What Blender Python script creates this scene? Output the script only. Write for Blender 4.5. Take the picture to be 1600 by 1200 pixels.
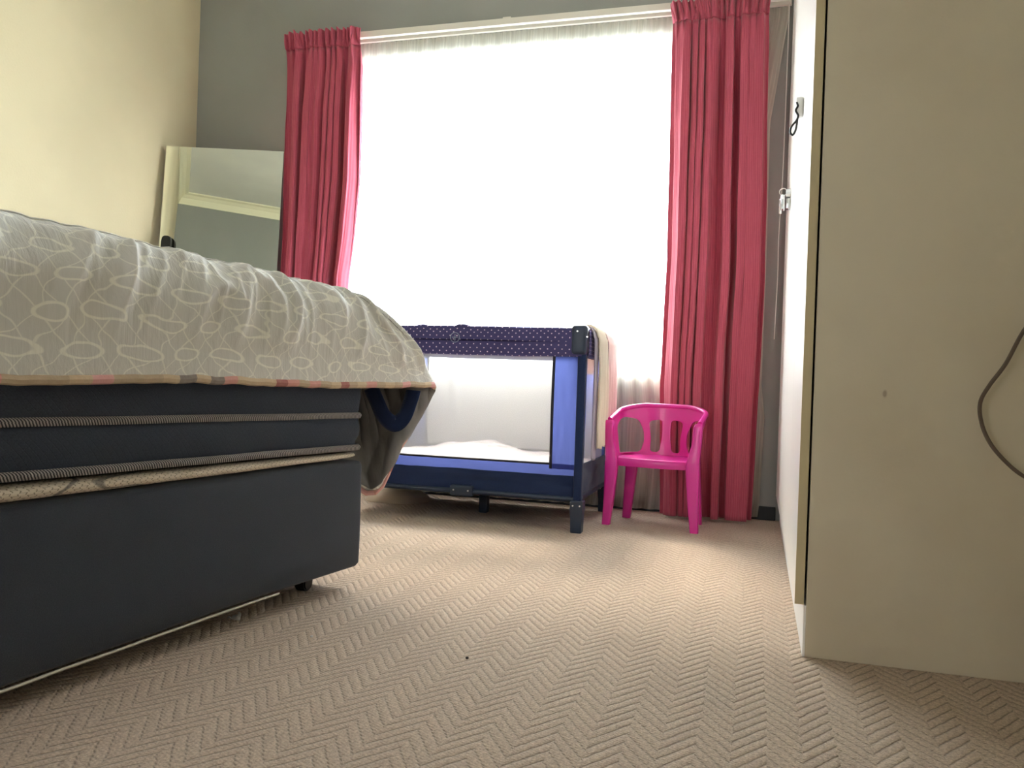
import bpy, bmesh, math, random
from mathutils import Vector, Matrix, noise, geometry
random.seed(7)
PI = math.pi
for o in list(bpy.data.objects): bpy.data.objects.remove(o)
SC = bpy.context.scene
COL = SC.collection

# ------------------------------------------------------------------ camera
cam_data = bpy.data.cameras.new('camera')
cam_data.sensor_width = 36.0
cam_data.lens = 36.0 * 1300.0 / 1600.0
cam_data.clip_start = 0.02
cam = bpy.data.objects.new('camera', cam_data); COL.objects.link(cam)
SC.camera = cam
_d = Vector((383.0, -8.205, -1300.0)).normalized()      # room depth axis in camera space
_u = Vector((0.035, 1.0, 0.004)).normalized()           # up in camera space
_r = _d.cross(_u).normalized()
cam.matrix_world = Matrix.Translation((0, 0, 0.6)) @ Matrix((_r, _d, _u)).to_4x4()

# ------------------------------------------------------------------ light
YW, XL, XR, YB, ZC = 4.013, -3.10, 0.74, -0.42, 3.222     # window wall, left, right, back, ceiling
WX0, WX1, WZ0, WZ1 = -2.26, -0.22, 0.655, 2.265           # window opening
world = bpy.data.worlds.new('sky'); SC.world = world
world.use_nodes = True
bg = world.node_tree.nodes['Background']
wt = world.node_tree                                     # bright sky above, darker ground below the horizon
tc_ = wt.nodes.new('ShaderNodeTexCoord'); sp_ = wt.nodes.new('ShaderNodeSeparateXYZ'); mr_ = wt.nodes.new('ShaderNodeMapRange')
wt.links.new(tc_.outputs['Generated'], sp_.inputs[0]); wt.links.new(sp_.outputs[2], mr_.inputs[0])
mr_.inputs[1].default_value = -.12; mr_.inputs[2].default_value = .25; mr_.inputs[3].default_value = 9.0; mr_.inputs[4].default_value = 24.0
wt.links.new(mr_.outputs[0], bg.inputs['Strength'])
bg.inputs['Color'].default_value = (0.80, 0.90, 1.0, 1)
sun = bpy.data.lights.new('hazy_sun', 'SUN'); sun.energy = 8.0; sun.angle = math.radians(14); sun.color = (1, .86, .70)
so = bpy.data.objects.new('hazy_sun', sun); COL.objects.link(so)
so.rotation_euler = Vector((.27, -.66, -.75)).to_track_quat('-Z', 'Y').to_euler()
def area(name, loc, rot, sx, sy, power, color, portal=False):
    l = bpy.data.lights.new(name, 'AREA'); l.shape = 'RECTANGLE'; l.size = sx; l.size_y = sy
    l.energy = power; l.color = color
    o = bpy.data.objects.new(name, l); COL.objects.link(o); o.location = loc; o.rotation_euler = rot
    if portal: l.cycles.is_portal = True
    return o
area('window_daylight', ((WX0+WX1)/2, YW+0.24, (WZ0+WZ1)/2), (-PI/2, 0, 0), WX1-WX0, WZ1-WZ0, 1, (1, 1, 1), True)
# fill lamp added outside the unseen doorway, brightens backlit faces towards the camera
area('added_fill_light', (-1.45, YB-.9, 1.25), (PI/2, 0, 0), 1.0, 1.9, 17, (1, .97, .93))
SC.view_settings.view_transform = 'Standard'
SC.view_settings.look = 'None'
SC.view_settings.exposure = 0.80
SC.view_settings.gamma = 1.0
SC.view_settings.use_curve_mapping = False
SC.render.engine = 'CYCLES'
SC.cycles.max_bounces = 12
SC.cycles.diffuse_bounces = 8
SC.cycles.transparent_max_bounces = 24
SC.cycles.transmission_bounces = 8
SC.cycles.sample_clamp_indirect = 8
SC.cycles.use_denoising = True

# ------------------------------------------------------------------ node helper
class NT:
    def __init__(s, name):
        s.m = bpy.data.materials.new(name); s.m.use_nodes = True
        s.t = s.m.node_tree; s.t.nodes.clear()
        s.out = s.t.nodes.new('ShaderNodeOutputMaterial')
    def n(s, typ, **kw):
        nd = s.t.nodes.new(typ)
        for k, v in kw.items(): setattr(nd, k, v)
        return nd
    def put(s, sock, v):
        if isinstance(v, S): s.t.links.new(v.s, sock)
        elif isinstance(v, bpy.types.NodeSocket): s.t.links.new(v, sock)
        elif v is not None:
            if isinstance(v, (tuple, list)) and len(v) == 3 and len(getattr(sock, 'default_value', (0,)*3)) == 4: v = (*v, 1)
            sock.default_value = v
    def math(s, op, a, b=None, c=None):
        nd = s.n('ShaderNodeMath', operation=op)
        s.put(nd.inputs[0], a); s.put(nd.inputs[1], b)
        if c is not None: s.put(nd.inputs[2], c)
        return S(s, nd.outputs[0])
    def mix(s, f, a, b):
        nd = s.n('ShaderNodeMix', data_type='RGBA')
        s.put(nd.inputs[0], f); s.put(nd.inputs[6], a); s.put(nd.inputs[7], b)
        return S(s, nd.outputs[2])
    def ramp(s, x, lo, hi):
        nd = s.n('ShaderNodeMapRange', interpolation_type='SMOOTHSTEP')
        s.put(nd.inputs[0], x); nd.inputs[1].default_value = lo; nd.inputs[2].default_value = hi
        return S(s, nd.outputs[0])
    def pos(s, kind='Object'):
        tc = s.n('ShaderNodeTexCoord'); return s.sep(tc.outputs[kind])
    def wpos(s):
        g = s.n('ShaderNodeNewGeometry'); return s.sep(g.outputs['Position'])
    def sep(s, v):
        sp = s.n('ShaderNodeSeparateXYZ'); s.put(sp.inputs[0], v)
        return [S(s, o) for o in sp.outputs]
    def comb(s, x=0., y=0., z=0.):
        c = s.n('ShaderNodeCombineXYZ'); s.put(c.inputs[0], x); s.put(c.inputs[1], y); s.put(c.inputs[2], z)
        return S(s, c.outputs[0])
    def noise(s, vec, scale, detail=3., rough=.5):
        nd = s.n('ShaderNodeTexNoise'); s.put(nd.inputs['Vector'], vec); nd.inputs['Scale'].default_value = scale
        nd.inputs['Detail'].default_value = detail; nd.inputs['Roughness'].default_value = rough
        return S(s, nd.outputs[0])
    def bump(s, h, strength=.5, dist=.01, normal=None):
        b = s.n('ShaderNodeBump'); b.inputs['Strength'].default_value = strength; b.inputs['Distance'].default_value = dist
        s.put(b.inputs['Height'], h)
        if normal is not None: s.put(b.inputs['Normal'], normal)
        return S(s, b.outputs[0])
    def bsdf(s, color, rough=.6, normal=None, metal=0., spec=.5, **kw):
        b = s.n('ShaderNodeBsdfPrincipled')
        s.put(b.inputs['Base Color'], color); s.put(b.inputs['Roughness'], rough)
        b.inputs['Metallic'].default_value = metal; b.inputs['Specular IOR Level'].default_value = spec
        for k, v in kw.items(): s.put(b.inputs[k.replace('_', ' ')], v)
        if normal is not None: s.put(b.inputs['Normal'], normal)
        return b.outputs[0]
    def sh(s, typ, color, **kw):
        b = s.n(typ); s.put(b.inputs['Color'], color)
        for k, v in kw.items(): s.put(b.inputs[k], v)
        return b.outputs[0]
    def mixsh(s, f, a, b):
        m = s.n('ShaderNodeMixShader'); s.put(m.inputs[0], f); s.put(m.inputs[1], a); s.put(m.inputs[2], b)
        return m.outputs[0]
    def done(s, shader):
        s.t.links.new(shader, s.out.inputs[0]); return s.m
class S:
    def __init__(s, nt, sock): s.nt = nt; s.s = sock
    def __add__(a, b): return a.nt.math('ADD', a, b)
    __radd__ = __add__
    def __sub__(a, b): return a.nt.math('SUBTRACT', a, b)
    def __rsub__(a, b): return a.nt.math('SUBTRACT', b, a)
    def __mul__(a, b): return a.nt.math('MULTIPLY', a, b)
    __rmul__ = __mul__
    def __truediv__(a, b): return a.nt.math('DIVIDE', a, b)
    def fract(a): return a.nt.math('FRACT', a)
    def floor(a): return a.nt.math('FLOOR', a)
    def sin(a): return a.nt.math('SINE', a)
    def abs(a): return a.nt.math('ABSOLUTE', a)
    def sqrt(a): return a.nt.math('SQRT', a)
    def lt(a, b): return a.nt.math('LESS_THAN', a, b)
    def gt(a, b): return a.nt.math('GREATER_THAN', a, b)
    def mx(a, b): return a.nt.math('MAXIMUM', a, b)
    def mn(a, b): return a.nt.math('MINIMUM', a, b)
    def mod(a, b): return a.nt.math('MODULO', a, b)

def srgb(r, g, b):
    f = lambda c: (c/255/12.92) if c/255 <= .04045 else ((c/255+.055)/1.055)**2.4
    return (f(r), f(g), f(b))

# ------------------------------------------------------------------ materials
def paint(name, col, rough=.75, bumps=.15, mottled=.06):
    t = NT(name); x, y, z = t.wpos(); v = t.comb(x, y, z)
    n1 = t.noise(v, 1.3, 4.); n2 = t.noise(v, 90., 4.)
    dark = tuple(c*(1-mottled*2) for c in col)
    return t.done(t.bsdf(t.mix(t.ramp(n1, .35, .7), dark, col), rough, t.bump(n2, bumps, .004), spec=.3))
def plain(name, col, rough=.6, metal=0., spec=.5, grain=0., gs=400.):
    t = NT(name); nrm = None
    if grain:
        nrm = t.bump(t.noise(t.comb(*t.wpos()), gs, 3.), grain, .002)
    return t.done(t.bsdf(col, rough, nrm, metal, spec))

def carpet_mat():
    t = NT('herringbone_carpet'); x, y, z = t.wpos()
    wob = t.noise(t.comb(x, y), 3.5, 2.); w2 = t.noise(t.comb(x, y), 38., 2.)
    x = x + (wob-.5)*.014; W = .057; P = .0375
    u = (x+.021)/W; fl = u.floor(); fr = u.fract()
    par = (fl*.5).fract().abs().gt(.25)           # 0 / 1 on alternate columns
    tri = par*(1.-fr) + (1.-par)*fr
    v = y/P - tri*2.25 + (w2-.5)*.28 + par*.18
    d = (v.fract()-.5).abs()*2.                   # 1 at groove, 0 at rib centre
    soft = t.ramp(d, .15, 1.)                     # rounded rib
    deep = t.ramp(d, .72, .98)
    edge = t.ramp((fr-.5).abs()*2., .84, 1.)
    q = (x*.55+y)/.0078
    bead = (q*PI*2.).sin()*.5+.5                  # yarn turns along the ribs
    gap = par*t.ramp(bead, .25, .7)               # broken, dotted grooves on alternate columns
    yarn = t.noise(t.comb(x, y), 230., 4., .75); yl = t.noise(t.comb(x*1., y*1.), 120., 2., .5)
    big = t.noise(t.comb(x, y), 2.0, 3.)
    h = 1.-soft*.55-deep*.45*(1.-gap*.75) + yarn*1.0 + yl*.45 - edge*.18*(1.-par*.5) + bead*.16
    c = t.mix(t.ramp(yarn*.7+yl*.3, .3, .7), srgb(186, 160, 138), srgb(248, 226, 204))
    c = t.mix(deep*(1.-gap*.8)*.5, c, srgb(128, 104, 84))
    c = t.mix(t.ramp(big, .3, .75)*.10, c, srgb(160, 136, 112))
    return t.done(t.bsdf(c, .95, t.bump(h, 1., .0085), spec=.1, Sheen_Weight=.2))

def curtain_mat():
    t = NT('red_ribbed_curtain'); tc = t.n('ShaderNodeTexCoord'); u, v, _ = t.sep(tc.outputs['UV'])
    rib = (u*2*PI/.011).sin()*.5+.5
    nz = t.noise(t.comb(u*120., v*14.), 1., 3.)
    sl = t.noise(t.comb(u*1.2, v*90.), 1., 2.)
    c = t.mix(rib*.3+nz*.35, srgb(170, 70, 92), srgb(214, 110, 128))
    c = t.mix(sl*.12, c, srgb(140, 50, 72))
    nrm = t.bump(rib+nz*.4, .35, .0015)
    a = t.bsdf(c, .85, nrm, spec=.15, Sheen_Weight=.2)
    b = t.sh('ShaderNodeBsdfTranslucent', t.mix(.5, c, srgb(240, 90, 100)))
    return t.done(t.mixsh(.07, a, b))

def net_mat():
    t = NT('sheer_net'); tc = t.n('ShaderNodeTexCoord'); u, v, _ = t.sep(tc.outputs['UV'])
    st = t.ramp(t.noise(t.comb(u*110., v*2.2), 1., 3.), .45, .7)
    tr = t.sh('ShaderNodeBsdfTransparent', (1, 1, 1))
    tl = t.sh('ShaderNodeBsdfTranslucent', (.93, .89, .76))
    df = t.sh('ShaderNodeBsdfDiffuse', (.86, .82, .72))
    return t.done(t.mixsh(.58+st*.16, tr, t.mixsh(.45, tl, df)))

def mesh_mat():
    t = NT('white_netting')
    tc = t.n('ShaderNodeTexCoord'); u, v, _ = t.sep(tc.outputs['UV'])
    n = t.noise(t.comb(u*300., v*300.), 1., 1.)
    tr = t.sh('ShaderNodeBsdfTransparent', (1, 1, 1))
    tl = t.sh('ShaderNodeBsdfTranslucent', (.93, .91, .93))
    df = t.sh('ShaderNodeBsdfDiffuse', (.9, .88, .9))
    return t.done(t.mixsh(.30+n*.08, tr, t.mixsh(.85, tl, df)))

def duvet_mat():
    t = NT('leaf_print_cotton'); tc = t.n('ShaderNodeTexCoord'); u, v, _ = t.sep(tc.outputs['UV'])
    warp = t.noise(t.comb(u*7., v*9.), 1., 2.)
    CX, CY = .125, .060
    row = (v/CY + (warp-.5)*.7).floor(); sh_ = (row*.5).fract()
    cx = (u/CX + sh_ + (warp-.5)*1.1).fract()-.5; cy = (v/CY + (warp-.5)*.7).fract()-.5
    ex = cx*CX/.040; ey = cy*CY/.0130
    r = (ex*ex+ey*ey).sqrt()
    ring = 1.-t.ramp((r-1.).abs(), .07, .2)
    ph = (u/CX + (warp-.5)*1.1)*PI*2.; pv = (v/CY + (warp-.5)*.7)*PI
    a = (ph+pv).sin(); b = (ph-pv).sin()
    st = (1.-t.ramp(a.abs(), .05, .15)).mx(1.-t.ramp(b.abs(), .05, .15))
    mask = (st*t.ramp(r, 1., 1.08)*.8).mx(ring)
    wv = t.noise(t.comb(u*900., v*900.), 1., 2.)
    cr = t.noise(t.comb(u*42., v*9.+warp*2.), 1., 4., .6)
    c = t.mix(mask*.65, srgb(200, 198, 194), srgb(240, 238, 226))
    nrm = t.bump(cr*1.+wv*.03, .45, .010)
    A = t.bsdf(c, .85, nrm, spec=.2, Sheen_Weight=.2)
    return t.done(A)

def lining_mat():
    t = NT('grey_lining'); tc = t.n('ShaderNodeTexCoord'); u, v, _ = t.sep(tc.outputs['UV'])
    n = t.noise(t.comb(u*14., v*10.), 1., 4.)
    c = t.mix(n, srgb(104, 98, 92), srgb(150, 146, 146))
    a = t.bsdf(c, .9, t.bump(n, .6, .02), spec=.15)
    return t.done(t.mixsh(.2, a, t.sh('ShaderNodeBsdfTranslucent', c)))

def patch_mat():
    t = NT('patchwork_binding'); tc = t.n('ShaderNodeTexCoord'); u, v, _ = t.sep(tc.outputs['UV'])
    cell = ((u+t.noise(t.comb(u*6.), 1.)*.05)/.042).floor()
    w = t.n('ShaderNodeTexWhiteNoise', noise_dimensions='1D'); t.put(w.inputs['W'], cell)
    cr = t.n('ShaderNodeValToRGB'); t.put(cr.inputs[0], w.outputs[0]); e = cr.color_ramp; e.interpolation = 'CONSTANT'
    cols = [(0, (198, 140, 134)), (.18, (172, 152, 128)), (.4, (190, 168, 140)), (.6, (120, 112, 110)), (.72, (205, 150, 150)), (.86, (150, 84, 84))]
    e.elements[0].color = (*srgb(*cols[0][1]), 1)
    e.elements[1].position = cols[1][0]; e.elements[1].color = (*srgb(*cols[1][1]), 1)
    for p, c in cols[2:]:
        el = e.elements.new(p); el.color = (*srgb(*c), 1)
    q = t.noise(t.comb(u*60., v*60.), 1., 3.)
    return t.done(t.bsdf(t.mix(q*.25, S(t, cr.outputs[0]), srgb(230, 215, 200)), .9, t.bump(q, .5, .004), spec=.1))

def tape_mat():
    t = NT('striped_tape'); tc = t.n('ShaderNodeTexCoord'); u, v, _ = t.sep(tc.outputs['UV'])
    s_ = ((u + v*.6)/.0062*PI*2).sin()*.5+.5
    c = t.mix(t.ramp(s_, .35, .65), srgb(52, 52, 56), srgb(158, 152, 150))
    return t.done(t.bsdf(c, .7, t.bump(s_, .5, .002), spec=.3))

def knit_mat():
    t = NT('white_knitted_ticking'); tc = t.n('ShaderNodeTexCoord'); u, v, _ = t.sep(tc.outputs['UV'])
    w = .015
    wav = ((v/w*PI*2.).sin())*.25
    a = ((u/w + wav).fract()-.5).abs()*2.
    b = ((v/w*1. + ((u/w).floor()*.5).fract()).fract()-.5).abs()*2.
    line = t.ramp(a, .72, .95)*t.ramp(b, .15, .4) + t.ramp(b, .85, .97)*.6
    # large grey scrolls
    n = t.noise(t.comb(u*5.5, v*9.), 1., 1.)
    scroll = 1.-t.ramp((n-.5).abs(), .01, .03)
    scroll = scroll*t.ramp((u*2.6).sin(), .72, .9)
    c = t.mix(line*.75, srgb(214, 202, 186), srgb(120, 108, 96))
    c = t.mix(scroll*.8, c, srgb(110, 108, 106))
    return t.done(t.bsdf(c, .85, t.bump(1.-line, .5, .003), spec=.2))

def weave_mat(name, col, col2, scale=320., bs=.35):
    t = NT(name); tc = t.n('ShaderNodeTexCoord'); u, v, _ = t.sep(tc.outputs['UV'])
    n = t.noise(t.comb(u*scale, v*scale*1.4), 1., 2.); big = t.noise(t.comb(u*4., v*4.), 1., 2.)
    return t.done(t.bsdf(t.mix(n*.7+big*.3, col, col2), .92, t.bump(n, bs, .002), spec=.15, Sheen_Weight=.15))

def quilt_mat():
    t = NT('quilted_dark_ticking'); tc = t.n('ShaderNodeTexCoord'); u, v, _ = t.sep(tc.outputs['UV'])
    a = (((u+v)/.016).fract()-.5).abs()*2.; b = (((u-v)/.016).fract()-.5).abs()*2.
    l = t.ramp(a.mx(b), .75, .98)
    n = t.noise(t.comb(u*300., v*300.), 1., 2.)
    return t.done(t.bsdf(t.mix(n, srgb(40, 45, 56), srgb(62, 69, 82)), .85, t.bump(n*.4-l*.6, .35, .002), spec=.25))

def dot_mat():
    t = NT('navy_dotted_fabric'); tc = t.n('ShaderNodeTexCoord'); u, v, _ = t.sep(tc.outputs['UV'])
    def lat(ox, oy):
        a = ((u/.030+ox).fract()-.5)*.030; b = ((v/.031+oy).fract()-.5)*.031
        return (a*a+b*b).sqrt()
    d = lat(0., 0.).mn(lat(.5, .5))
    dot = 1.-t.ramp(d, .0021, .0032)
    n = t.noise(t.comb(u*400., v*400.), 1., 2.)
    return t.done(t.bsdf(t.mix(dot, t.mix(n, srgb(58, 54, 96), srgb(78, 72, 116)), srgb(215, 195, 215)), .85, t.bump(n, .3, .002), spec=.2))

def trans_mat(name, col, tcol, f=.5, rough=.8):
    t = NT(name)
    return t.done(t.mixsh(f, t.bsdf(col, rough, spec=.2), t.sh('ShaderNodeBsdfTranslucent', tcol)))

def panel_mat():
    t = NT('cream_board'); x, y, z = t.wpos(); v = t.comb(x, y, z)
    n = t.noise(v, 2.2, 4.); f = t.noise(v, 160., 3.)
    c = t.mix(t.ramp(n, .3, .7), srgb(203, 192, 172), srgb(214, 205, 187))
    q = t.noise(t.comb(x, y, z), 40., 2.)
    dx = x-.270; dz = (z-.600)*.55
    r = (dx*dx+dz*dz).sqrt()
    spot = (1.-t.ramp(r+q*.006, .005, .009))
    c = t.mix(spot*.5, c, srgb(120, 88, 70))
    return t.done(t.bsdf(c, .55, t.bump(f, .12, .002), spec=.35))

M = {}
M['carpet'] = carpet_mat(); M['curtain'] = curtain_mat(); M['net'] = net_mat(); M['mesh'] = mesh_mat()
M['duvet'] = duvet_mat(); M['lining'] = lining_mat(); M['patch'] = patch_mat(); M['tape'] = tape_mat()
M['knit'] = knit_mat(); M['quilt'] = quilt_mat(); M['dots'] = dot_mat(); M['board'] = panel_mat()
M['wall_grey'] = paint('grey_wall_paint', srgb(158, 160, 156))
M['wall_cream'] = paint('cream_wall_paint', srgb(212, 201, 169))
M['ceiling'] = paint('white_ceiling_paint', srgb(240, 241, 236))
M['cornice'] = plain('cream_cornice', srgb(240, 236, 208), .6)
M['skirt'] = plain('black_skirting', srgb(26, 28, 32), .5)
M['base'] = weave_mat('charcoal_base_fabric', srgb(44, 48, 57), srgb(66, 71, 82))
M['white_paint'] = plain('white_gloss', srgb(240, 240, 240), .35)
M['door'] = plain('white_melamine', srgb(242, 240, 236), .28)
M['door_edge'] = plain('cream_edging', srgb(198, 184, 150), .5)
M['rail'] = plain('white_rail', srgb(226, 222, 212), .4)
M['black'] = plain('black_plastic', srgb(22, 23, 26), .45)
M['navyplastic'] = plain('dark_navy_plastic', srgb(26, 40, 62), .4)
M['navy'] = weave_mat('navy_fabric', srgb(24, 34, 62), srgb(38, 52, 88))
M['blue'] = trans_mat('blue_translucent_fabric', srgb(52, 62, 120), srgb(90, 102, 165), .42)
M['piping'] = plain('black_piping', srgb(16, 16, 26), .7)
M['metal'] = plain('chrome', (.75, .76, .78), .22, 1.)
M['chainmetal'] = plain('steel_screw', (.8, .8, .8), .3, 1.)
M['cord'] = weave_mat('brown_cord', srgb(84, 72, 64), srgb(128, 114, 102), 900.)
M['whitecord'] = plain('white_cord', srgb(205, 205, 198), .8)
M['towel'] = trans_mat('cream_towel', srgb(226, 220, 206), srgb(240, 230, 212), .4, .95)
M['muslin'] = trans_mat('pink_muslin', srgb(228, 204, 200), srgb(240, 214, 206), .4, .95)
M['greycloth'] = trans_mat('lilac_grey_cloth', srgb(180, 172, 186), srgb(200, 192, 206), .3, .95)
M['sheet'] = weave_mat('pinkish_white_sheet', srgb(196, 180, 176), srgb(214, 200, 196), 200.)
M['piping_pale'] = plain('pale_piping', srgb(190, 184, 172), .7)
M['beige'] = weave_mat('beige_cloth', srgb(168, 150, 132), srgb(190, 172, 154), 200.)
M['paper'] = plain('white_paper', srgb(225, 222, 218), .8)
M['crumb'] = plain('dark_crumb', srgb(50, 42, 36), .9)
M['emblem'] = plain('grey_embroidery', srgb(120, 130, 150), .7)
_t = NT('pink_plastic'); M['pink'] = _t.done(_t.bsdf(srgb(206, 44, 146), .3, spec=.5, Coat_Weight=.2, Subsurface_Weight=.0))
_t = NT('mirror_glass'); M['mirror'] = _t.done(_t.bsdf((.93, .95, .87), .01, metal=1.))
_t = NT('window_glass'); M['glass'] = _t.done(_t.mixsh(.06, _t.sh('ShaderNodeBsdfTransparent', (.97, .98, .97)), _t.sh('ShaderNodeBsdfGlossy', (1, 1, 1), Roughness=.02)))

# ------------------------------------------------------------------ geometry helpers
ORG = {}
def setp(o, label=None, cat=None, group=None, kind=None):
    if label: o['label'] = label
    if cat: o['category'] = cat
    if group: o['group'] = group
    if kind: o['kind'] = kind
    return o
def thing(name, loc, label, cat, group=None):
    o = bpy.data.objects.new(name, None); COL.objects.link(o); o.location = loc
    o.empty_display_size = .05; ORG[o.name] = Vector(loc)
    return setp(o, label, cat, group)
def obj(name, bm, mat, parent=None, smooth=True, auto=None):
    me = bpy.data.meshes.new(name)
    if not bm.verts: raise Exception(name)
    bmesh.ops.recalc_face_normals(bm, faces=bm.faces) if auto != 'keep' else None
    if parent is not None: org = ORG[parent.name]
    else:
        xs = [v.co.x for v in bm.verts]; ys = [v.co.y for v in bm.verts]; zs = [v.co.z for v in bm.verts]
        org = Vector(((min(xs)+max(xs))/2, (min(ys)+max(ys))/2, min(zs)))
    for v in bm.verts: v.co -= org
    for f in bm.faces: f.smooth = smooth
    bm.to_mesh(me); bm.free()
    for m in (mat if isinstance(mat, (list, tuple)) else [mat]): me.materials.append(m)
    o = bpy.data.objects.new(name, me); COL.objects.link(o)
    ORG[o.name] = org
    if parent is not None:
        o.parent = parent
        o.location = (0, 0, 0)
    else: o.location = org
    if smooth and auto != 'keep' and auto != 'full':
        try: me.set_sharp_from_angle(angle=math.radians(38))
        except Exception: pass
    return o
def uv_of(bm): return bm.loops.layers.uv.verify()
def box(x0, x1, y0, y1, z0, z1, bev=0., seg=2, bm=None, M4=None):
    b = bmesh.new()
    r = bmesh.ops.create_cube(b, size=1)
    for v in b.verts: v.co = Vector(((x0+x1)/2+v.co.x*(x1-x0), (y0+y1)/2+v.co.y*(y1-y0), (z0+z1)/2+v.co.z*(z1-z0)))
    if bev: bmesh.ops.bevel(b, geom=list(b.edges), offset=bev, segments=seg, affect='EDGES', profile=.5)
    uv = uv_of(b)
    for f in b.faces:
        n = f.normal if f.normal.length else Vector((0, 0, 1)); f.normal_update(); n = f.normal
        for l in f.loops:
            c = l.vert.co
            l[uv].uv = (c.x, c.z) if abs(n.y) > .6 else ((c.y, c.z) if abs(n.x) > .6 else (c.x, c.y))
    if M4 is not None: bmesh.ops.transform(b, matrix=M4, verts=b.verts)
    if bm is None: return b
    return join(bm, b)
def join(a, b):
    me = bpy.data.meshes.new('tmp'); b.to_mesh(me); b.free(); a.from_mesh(me); bpy.data.meshes.remove(me); return a
def grid(fn, nu, nv, uvfn=None, bm=None, flip=False):
    b = bm or bmesh.new(); uv = uv_of(b)
    P = [[b.verts.new(fn(i/nu, j/nv)) for j in range(nv+1)] for i in range(nu+1)]
    for i in range(nu):
        for j in range(nv):
            q = [(i, j), (i+1, j), (i+1, j+1), (i, j+1)]
            if flip: q = q[::-1]
            f = b.faces.new([P[a][c] for a, c in q])
            for l, (a, c) in zip(f.loops, q): l[uv].uv = uvfn(a/nu, c/nv) if uvfn else (a/nu, c/nv)
    return b
def crom(pts, t):
    n = len(pts)-1; x = max(0., min(t*n, n-1e-9)); i = int(x); f = x-i
    p = [pts[max(0, i-1)], pts[i], pts[i+1], pts[min(n, i+2)]]
    return .5*((2*p[1])+(-p[0]+p[2])*f+(2*p[0]-5*p[1]+4*p[2]-p[3])*f*f+(-p[0]+3*p[1]-3*p[2]+p[3])*f**3)
def tube(pts, r, seg=10, sub=8, bm=None, closed=False, smooth_path=True, flat=1.):
    b = bm or bmesh.new(); uv = uv_of(b)
    pts = [Vector(p) for p in pts]
    if smooth_path and len(pts) > 2:
        N = (len(pts)-1)*sub; path = [crom(pts, i/N) for i in range(N+1)]
    else: path = pts
    rf = r if callable(r) else (lambda t: r)
    n = len(path); rings = []; up = None; L = 0; Ls = []
    for i, p in enumerate(path):
        d = (path[min(i+1, n-1)]-path[max(i-1, 0)]).normalized()
        if up is None:
            up = Vector((0, 0, 1)) if abs(d.z) < .9 else Vector((1, 0, 0))
        s = d.cross(up).normalized(); up = s.cross(d).normalized()
        if i: L += (p-path[i-1]).length
        Ls.append(L); rr = rf(i/(n-1))
        rings.append([b.verts.new(p+s*math.cos(2*PI*k/seg)*rr*flat+up*math.sin(2*PI*k/seg)*rr) for k in range(seg)])
    for i in range(n-1):
        for k in range(seg):
            k2 = (k+1) % seg
            f = b.faces.new([rings[i][k], rings[i][k2], rings[i+1][k2], rings[i+1][k]])
            for l, (a, c) in zip(f.loops, [(i, k), (i, k+1), (i+1, k+1), (i+1, k)]): l[uv].uv = (Ls[a], c/seg*2*PI*rf(0))
    for R_, rev in ((rings[0], True), (rings[-1], False)):
        try: b.faces.new(R_[::-1] if rev else R_)
        except Exception: pass
    return b
def cyl(c, r, h, axis='z', seg=24, bev=0., bm=None):
    b = bmesh.new(); bmesh.ops.create_cone(b, cap_ends=True, segments=seg, radius1=r, radius2=r, depth=h)
    if bev: bmesh.ops.bevel(b, geom=[e for e in b.edges if len(e.link_faces) == 2 and abs(e.calc_face_angle(0)) > 1], offset=bev, segments=2, affect='EDGES')
    R = Matrix.Identity(4)
    if axis == 'x': R = Matrix.Rotation(PI/2, 4, 'Y')
    if axis == 'y': R = Matrix.Rotation(PI/2, 4, 'X')
    bmesh.ops.transform(b, matrix=Matrix.Translation(c) @ R, verts=b.verts)
    return b if bm is None else join(bm, b)
def loft(sections, bm=None, cap=True):
    b = bm or bmesh.new(); R = [[b.verts.new(p) for p in s] for s in sections]
    n = len(R[0])
    for i in range(len(R)-1):
        for k in range(n):
            b.faces.new([R[i][k], R[i][(k+1) % n], R[i+1][(k+1) % n], R[i+1][k]])
    if cap: b.faces.new(R[0][::-1]); b.faces.new(R[-1])
    return b
def struct(name, bm, mat, smooth=False): return setp(obj(name, bm, mat, None, smooth), kind='structure')
def solid(o, th, off=0., mo=None):
    m = o.modifiers.new('thickness', 'SOLIDIFY'); m.thickness = th; m.offset = off
    if mo is not None: m.material_offset = mo; m.material_offset_rim = 0
    return o
def nz(*p): return noise.noise(Vector((p+(0, 0, 0))[:3]))

# ------------------------------------------------------------------ the room
T = .2
struct('floor', box(XL-T, XR+T, YB-T-1.4, YW+T, -.1, 0), M['carpet'])
struct('ceiling', box(XL-T, XR+T, YB-T, YW+T, ZC, ZC+.1), M['ceiling'])
struct('wall_left', box(XL-T, XL, YB-T, YW+T, 0, ZC), M['wall_cream'])
struct('wall_right', box(XR, XR+T, YB-T, YW+T, 0, ZC), M['wall_cream'])
DX0, DX1, DZ = -1.75, -.83, 2.08  # unseen doorway, added to let fill light in from behind
b = box(XL, DX0, YB-T, YB, 0, ZC); box(DX1, XR, YB-T, YB, 0, ZC, bm=b); box(DX0, DX1, YB-T, YB, DZ, ZC, bm=b)
struct('wall_back', b, M['wall_grey'])
b = box(DX0-.05, DX0, YB, YB+.015, 0, DZ+.05); box(DX1, DX1+.05, YB, YB+.015, 0, DZ+.05, bm=b); box(DX0, DX1, YB, YB+.015, DZ, DZ+.05, bm=b)
struct('trim_4', b, M['white_paint'])
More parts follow.
